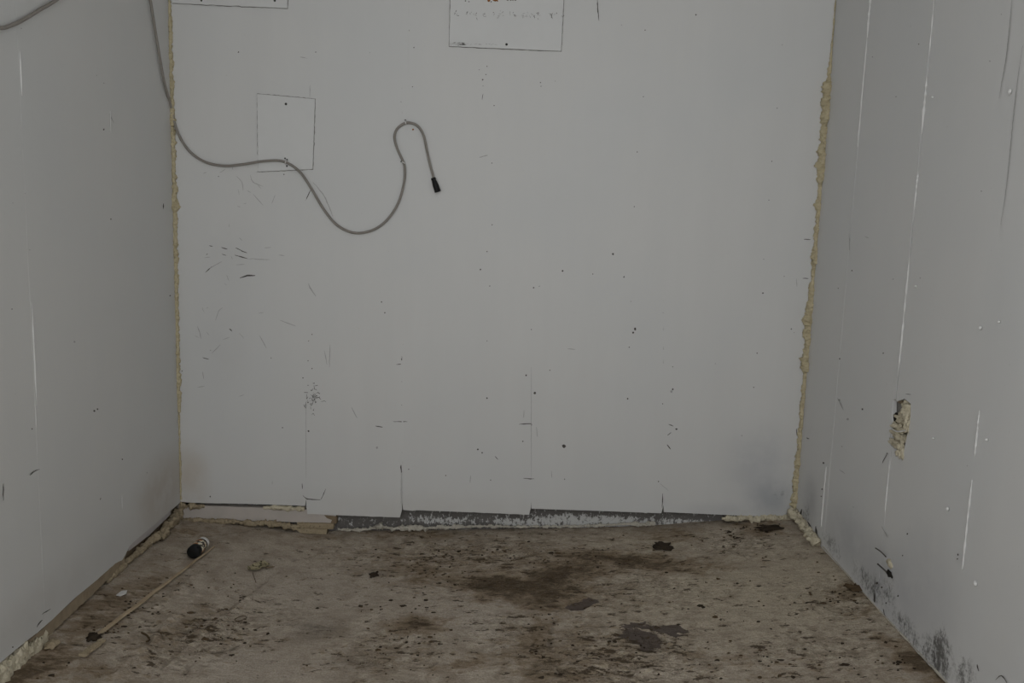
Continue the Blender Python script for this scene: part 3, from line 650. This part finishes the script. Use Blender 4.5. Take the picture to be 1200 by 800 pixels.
# torn anchor hole low on the right wall with wire stubs
an = thing('wall_anchor', 'torn anchor hole with wire stubs low on the right wall', 'anchor', on_right(1042, 668))
obj('hole', lump(on_right(1042.5, 672, .0), (.006, .020, .010), .5, 2, 2), m_hole_shade, an, True)  # solid lump, its dark colour standing in for shade in the opening
obj('filler', lump(on_right(1043, 660.5, .0), (.006, .016, .012), .6, 6, 2), m_foam_pale, an, True)
obj('wire', sweep(catmull([on_right(1026, 642, -.012), on_right(1032, 646, -.014), on_right(1038.5, 652.5, -.001)], .004), .0018, 6), m_mark, an, True)
obj('wire', sweep(catmull([on_right(1028.5, 660.5, -.016), on_right(1034, 665.5, -.014), on_right(1040.5, 671.5, -.001)], .004), .0024, 6), m_mark, an, True)

# ------------------------------------------------------------------ plates screwed to the back wall
def plate(name, label, corners, screws, off=-.006, torn=0.0):
    cs = [on_back(*c, off) for c in corners]; bx = (cs[0] + cs[1] + cs[2] + cs[3]) / 4
    t = thing(name, label, 'plate', Vector((bx.x, D, bx.z)))
    pts = []
    for k in range(4):
        a, b = cs[k], cs[(k + 1) % 4]; nn = Vector((0, 1, 0)).cross(b - a).normalized()
        pts += jag(a, b, 40, .0012 + torn, k + len(label), nn)[:-1]
    obj('sheet', prism(pts, (0, .0035, 0)), m_plate, t)
    cen = sum(pts, Vector()) / len(pts)
    rim = [cen + (p - cen) * 1.0 + (p - cen).normalized() * (.0022 * (1 + 1.1 * mnoise.noise(Vector((k * .45, len(label), 2))))) + Vector((0, .0034, 0)) for k, p in enumerate(pts)]
    obj('dark_rim', prism(rim, (0, .0012, 0)), m_edge, t)     # dark line around the edge
    for x, y, r in screws: obj('screw', dome(on_back(x, y, off), (0, -1, 0), r, .0022), m_screw, t, True)
    return t
plate('patch_plate', 'white square patch plate behind the grey cable', [(301.3, 110), (369, 116), (366.3, 198), (302.5, 201)], [(335, 121.8, .0045), (336.2, 194.5, .0035), (334, 185.5, .003)])
p2 = plate('patch_plate', 'white patch plate with rust spots and faint marks', [(529.5, -75), (664, -70), (657.5, 59.8), (526.5, 54)], [(593.6, 52, .0045)])
plate('patch_plate', 'wide white patch plate with torn lower edge touching the left corner', [(201, -70), (339, -64), (336.5, 9.6), (202, 3.5)], [(236, .5, .004), (322, .5, .0045)], torn=.0012)
mk = Marks()
def pp(x, y): return on_back(x, y, -.0066)
rnd = random.Random(11)
for gx_, w in [(532, 5), (545, 13), (564, 6), (577, 12), (597, 7), (611, 10), (622, 5), (628, 6), (640, 12), (657, 4)]:   # the row of faint smudged marks
    for k in range(int(w * .9)):
        x = gx_ + rnd.uniform(0, w); y = 16.2 + (gx_ - 530) * .017 + rnd.gauss(0, 2.); a = rnd.choice([-.9, .1, 1.2, 1.7]); l = rnd.uniform(1.2, 3.6)
        mk.stroke(pp, [(x, y), (x + l * math.cos(a) * .5 + .4, y + l * math.sin(a) * .5), (x + l * math.cos(a), y + l * math.sin(a))], rnd.uniform(.4, .75), rnd.choice([0, 1, 1]))
for k in range(26):
    x = rnd.uniform(527, 544); y = 51.5 + (x - 527) * .04 + rnd.gauss(0, 1.1); mk.stroke(pp, [(x, y), (x + rnd.uniform(1, 4), y - rnd.uniform(-1, 1))], rnd.uniform(.4, .8), rnd.choice([0, 1]))
for k in range(14):
    x = rnd.uniform(545, 585); mk.stroke(pp, [(x, 52 + rnd.gauss(0, .6)), (x + rnd.uniform(1, 4), 52 + rnd.gauss(0, .6))], .5, 1)
mk.dot(pp, 573, .5, 2.2, 2); mk.dot(pp, 580.5, -1, 3.6, 2); mk.dot(pp, 575.5, 2., 1., 0); mk.dot(pp, 583, 1, 1.2, 2)
for x in (595, 598.5, 601, 604): mk.dot(pp, x, -.4, 1.6, 0)
mk.dot(pp, 545.5, 1, 1., 0); mk.dot(pp, 549.5, 2, .8, 0)
ob = obj('smudge_marks', mk.bm, [m_mark, m_faint, m_rust], p2); ob['kind'] = 'stuff'

# ------------------------------------------------------------------ cable
R_C = .0046
cpts = [on_left(x, y, .0085) for x, y in [(-60, 27), (-30, 33), (0, 33), (10, 31), (25, 24.5), (45, 12.5), (66, 0), (92, -20), (120, -42), (146, -52), (164, -40), (173, -15), (176.5, 2), (181, 30), (187, 66), (192.5, 96)]]
cpts += [on_back(199.8, 123, -.014)]
cpts += [on_back(x, y, -.0085 if not 298 < x < 372 else -.0115) for x, y in [(204, 142), (210, 159), (222, 177), (240, 189.5), (262, 194.3), (285, 192.5), (305, 189.3), (325, 188), (338, 191.5), (352, 202), (365, 221), (378, 243), (392, 261), (407, 270.5), (422, 273),
        (440, 268), (455, 256), (467, 237), (473.5, 214), (474.4, 198), (472.5, 189.5), (465.5, 174), (462.3, 161), (465, 151.5), (473, 145), (481, 144), (490, 148), (496.5, 159), (500, 175), (504, 193), (508.5, 209)]]
cb = thing('cable', 'grey cable looped across the back wall ending in a black connector', 'cable', Vector((on_back(474, 200).x, D - .01, on_back(474, 273).z)))
path = catmull(cpts, .008)
obj('cord', sweep(path, R_C, 12), m_cable, cb, True)
a = on_back(507.6, 208.2, -.0105); b = on_back(513.2, 224.8, -.0125); dd = (b - a)
prof = [(0, .0070), (.02, .0088), (.12, .0086), (.17, .0076), (.34, .0095), (.55, .0108), (.97, .0112), (1.0, .0105)]
obj('connector', sweep([a + dd * t for t, r in prof], [r for t, r in prof], 18), m_black, cb, True)
prof = [(.90, .0116), (.985, .0116)]
obj('connector_rim', sweep([a + dd * t for t, r in prof], [r for t, r in prof], 18), m_black, cb, True)
def clip(x, y, ang, label):
    c = on_back(x, y, -.010 if not 298 < x < 372 else -.013); t = thing('cable_clip', label, 'clip', c)
    ca, sa = math.cos(ang), math.sin(ang); ax = Vector((ca, 0, sa)); pn = Vector((-sa, 0, ca))
    path = [c + pn * (.0062 * math.cos(q)) + Vector((0, -1, 0)) * (.0066 * math.sin(q)) for q in np.linspace(-.5, math.pi + .5, 16)]
    obj('saddle', sweep(path, .0022, 6), m_clip, t, True)
    obj('nail', dome(c + pn * .0095 + Vector((0, .004, 0)), (0, -1, 0), .0032, .004), m_screw, t, True)
clip(475.5, 143.8, .25, 'small pale cable clip at the top of the cable bend')
clip(473, 190.5, 1.2, 'small pale cable clip at the narrow neck of the cable loop')
clip(335, 190, -.35, 'small cable clip holding the cable on the square patch plate')

# ------------------------------------------------------------------ things on the floor
# small bottle lying with its black cap towards the room
c0 = rest(226.2, 655.0); c1 = rest(240.5, 642.0)
ax = (c1 - c0); ax.z = 0; ax.normalize(); R_B = .0225
base0 = c0 + Vector((0, 0, R_B + .001))
bt = thing('bottle', 'small bottle with black cap and cream label lying on its side', 'bottle', c0)
def turned(name, prof, mat): return obj(name, sweep([base0 + ax * t for t, r in prof], [r for t, r in prof], 24), mat, bt, True)
turned('cap', [(0, .0195), (.0015, .0222), (.020, .0226), (.026, .0226), (.0265, .020)], m_black)
n = NB('cream_label', .6, .3)
vz = n.voronoi(95, 'F1'); col = n.mix(n.ramp(n.noise(70, 3), .50, .54), (.62, .57, .44), (.045, .035, .03))
col = n.mix(n.ramp(n.noise(40, 2), .56, .60), col, (.36, .15, .05)); m_label = n.done(col)
turned('label', [(.026, .0215), (.027, .0222), (.068, .0222), (.069, .0215)], m_label)
turned('ring', [(.069, .0205), (.070, .0212), (.078, .0212), (.079, .020)], m_black)
turned('base', [(.079, .0195), (.080, .0205), (.096, .0205), (.100, .017), (.101, .012)], m_clip)

# long thin stick lying beside the bottle
a = rest(251.0, 642, .006); b = rest(113, 747, .006)
npt = 40; P = [a.lerp(b, k / (npt - 1)) for k in range(npt)]
for k, p in enumerate(P):
    p.z = max(p.z, floor_h(p.x, p.y) + .003); p.x += .003 * mnoise.noise(Vector((k * .2, 4, 0)))
n = NB('stick_wood', .8, .2)
q = n.noise(18, 4, .6, stretch=(1, 1, 1)); m_stick = n.done(n.mix(q, (.22, .155, .095), (.50, .41, .28)))
tag(obj('wooden_stick', sweep(P, [.0042 + .0036 * min(1, k / 24) for k in range(npt)], 6, None, .12, 2, ((0, 0, 1), .6)), m_stick), 'long thin wooden stick lying on the floor beside the bottle', 'stick')

def crumb(name, label, cat, x, y, r, mat, rough=.5, seed=0, group=None, h=.0):
    p = rest(x, y); return tag(obj(name, lump(p + Vector((0, 0, r[2] * .55 + h)), r, rough, seed, 3), mat, None, True), label, cat, group)
# mortar sliver in line with the stick
a = rest(118, 752); b = rest(92, 770); pn = (b - a).cross(Vector((0, 0, 1))).normalized()
pts = jag(a, b, 14, .006, 1, pn); pts2 = jag(b - pn * .020, a - pn * .016, 14, .008, 2, pn)
tag(obj('mortar_sliver', prism([p + Vector((0, 0, .004)) for p in pts + pts2], (0, 0, .007)), m_foam_dirty), 'flat mortar sliver at the near end of the stick', 'mortar')
# white chip
p = rest(143, 697); s = .012
tag(obj('paint_chip', prism([p + Vector((dx * s, dy * s, .003 + dz)) for dx, dy, dz in [(-1.1, -.9, 0), (.2, -1.4, .001), (1.2, -.2, .003), (.8, 1.3, .004), (-.6, 1.2, .002)]], (0, 0, .003)), m_clip), 'small white paint chip between the left wall and the stick', 'paint chip')
# crumpled yellowish label scrap and its dark splinter
a = rest(293, 669.5); b = rest(313.5, 661); w = (b - a).cross(Vector((0, 0, 1))).normalized() * .020
n = NB('scrap_print', .7, .25); m_scrap = n.done(n.mix(n.ramp(n.noise(95, 3), .52, .58), (.52, .46, .30), (.10, .085, .05)))
bm = bmesh.new(); g = []
for i in range(9):
    row = []
    for j in range(4):
        q = a.lerp(b, i / 8) - w * (1 - j / 1.5) * (.6 if i in (0, 8) else 1)
        row.append(bm.verts.new(q + Vector((0, 0, .006 + .005 * mnoise.noise(Vector((i * .8, j * .9, 0))) + .006 * (j == 0)))))
    g.append(row)
for i in range(8):
    for j in range(3): bm.faces.new((g[i][j], g[i + 1][j], g[i + 1][j + 1], g[i][j + 1]))
bmesh.ops.solidify(bm, geom=bm.faces[:], thickness=.0012)
tag(obj('paper_scrap', bm, m_scrap, None), 'crumpled yellowish printed scrap on the bare floor', 'scrap')
a = rest(311, 666, .003); b = rest(322, 664.5, .003)
tag(obj('wood_splinter', sweep([a.lerp(b, t) for t in (0, .3, .7, 1)], [.001, .003, .0028, .001], 6), m_brown), 'small brown splinter touching the printed scrap', 'splinter')
m_dirt = plain('dark_dirt', (.040, .030, .021), .95, .1, .5, 90)
m_dirt2 = plain('brown_dirt', (.085, .058, .034), .95, .1, .5, 90)
crumb('dirt_clump', 'black dirt clump on the floor near the bare grey base', 'dirt', 778, 641, (.030, .026, .009), m_dirt, 1.0, 3)
crumb('dirt_clump', 'dark dirt clump at the edge of the flaking brown patch', 'dirt', 439, 674, (.013, .015, .007), m_dirt, 1.0, 5)
crumb('dirt_clump', 'dark flat dirt clump beside the beige foam in the right corner', 'dirt', 901, 619, (.038, .020, .007), m_dirt, 1.1, 8)
crumb('dirt_clump', 'dirt clump against the foot of the right wall', 'dirt', 1003, 690, (.022, .022, .006), m_dirt2, 1.1, 9)
crumb('dirt_clump', 'dark dirt clump at the near end of the stick', 'dirt', 110, 748, (.018, .017, .008), m_dirt, 1.0, 12)
crumb('mortar_crumb', 'grey mortar crumb under the pale foam slab', 'mortar', 61, 757, (.016, .022, .010), m_foam_dirty, .6, 14)
# wire ring
c = rest(282, 726, .004); u = rest(289, 725) - c; v_ = rest(282, 728.4) - c; u.z = v_.z = 0
path = [c + u * math.cos(t) + v_ * math.sin(t) for t in np.linspace(0, 2 * math.pi, 28)]
tag(obj('wire_ring', sweep(path, .0011, 6), m_dirt2), 'small dark wire ring among flakes on the pale floor', 'wire')
a = [rest(*p, .004) for p in [(296, 672), (298, 678), (300, 684)]]
tag(obj('twig', sweep(catmull(a, .004), .0011, 6), m_dirt2), 'short brown twig just below the printed scrap', 'twig')
a = [rest(*p, .006) for p in [(166, 743), (172, 747), (175, 752), (172, 757)]]
tag(obj('twig', sweep(catmull(a, .004), .0028, 6), m_dirt2), 'curled dark twig beside the broken floor ridge', 'twig')

# loose flakes of screed and dirt: nobody could count them
bm = bmesh.new(); rnd = random.Random(21)
CL = [(500, 668, 45, 14, 60), (560, 650, 90, 14, 50), (680, 655, 80, 16, 50), (850, 630, 35, 9, 34), (890, 618, 24, 5, 26), (980, 700, 36, 12, 50), (1000, 665, 25, 18, 20), (920, 770, 80, 22, 60), (720, 765, 70, 28, 60), (450, 765, 45, 22, 44), (250, 745, 55, 22, 60), (470, 708, 40, 10, 30),
      (160, 705, 45, 22, 40), (125, 735, 16, 8, 22), (270, 690, 60, 22, 20), (640, 740, 14, 30, 26), (60, 785, 50, 10, 20), (880, 690, 100, 40, 34), (500, 745, 24, 8, 14), (800, 700, 80, 30, 30), (600, 625, 130, 4, 26), (1060, 770, 25, 14, 20)]
for cx, cy, sx, sy, k in CL:
    for _ in range(k * 2 // 3):
        x = rnd.gauss(cx, sx * .7); y = rnd.gauss(cy, sy * .7)
        p = on_floor(x, y)
        if not (XL + .03 < p.x < XR - .03 and 1.9 < p.y < D - .03): continue
        r = rnd.uniform(.0015, .0045) * (1.8 if rnd.random() < .15 else 1); z = floor_h(p.x, p.y)
        m = 6; a0 = rnd.random() * 6; ph = [p + Vector((r * rnd.uniform(.5, 2.2) * math.cos(a0 + t * 2 * math.pi / m), r * rnd.uniform(.5, 1.3) * math.sin(a0 + t * 2 * math.pi / m), 0)) for t in range(m)]
        lo_ = [bm.verts.new((q.x, q.y, z - .001)) for q in ph]; hi_ = [bm.verts.new((q.x * .8 + p.x * .2, q.y * .8 + p.y * .2, z + rnd.uniform(.001, .0028))) for q in ph]
        mi = 0 if rnd.random() < .55 else 1
        fs = [bm.faces.new(hi_)] + [bm.faces.new((lo_[t], lo_[(t + 1) % m], hi_[(t + 1) % m], hi_[t])) for t in range(m)]
        for f in fs: f.material_index = mi
bmesh.ops.recalc_face_normals(bm, faces=bm.faces)
gr = obj('loose_flakes', bm, [m_dirt, m_dirt2], fo); gr['kind'] = 'stuff'
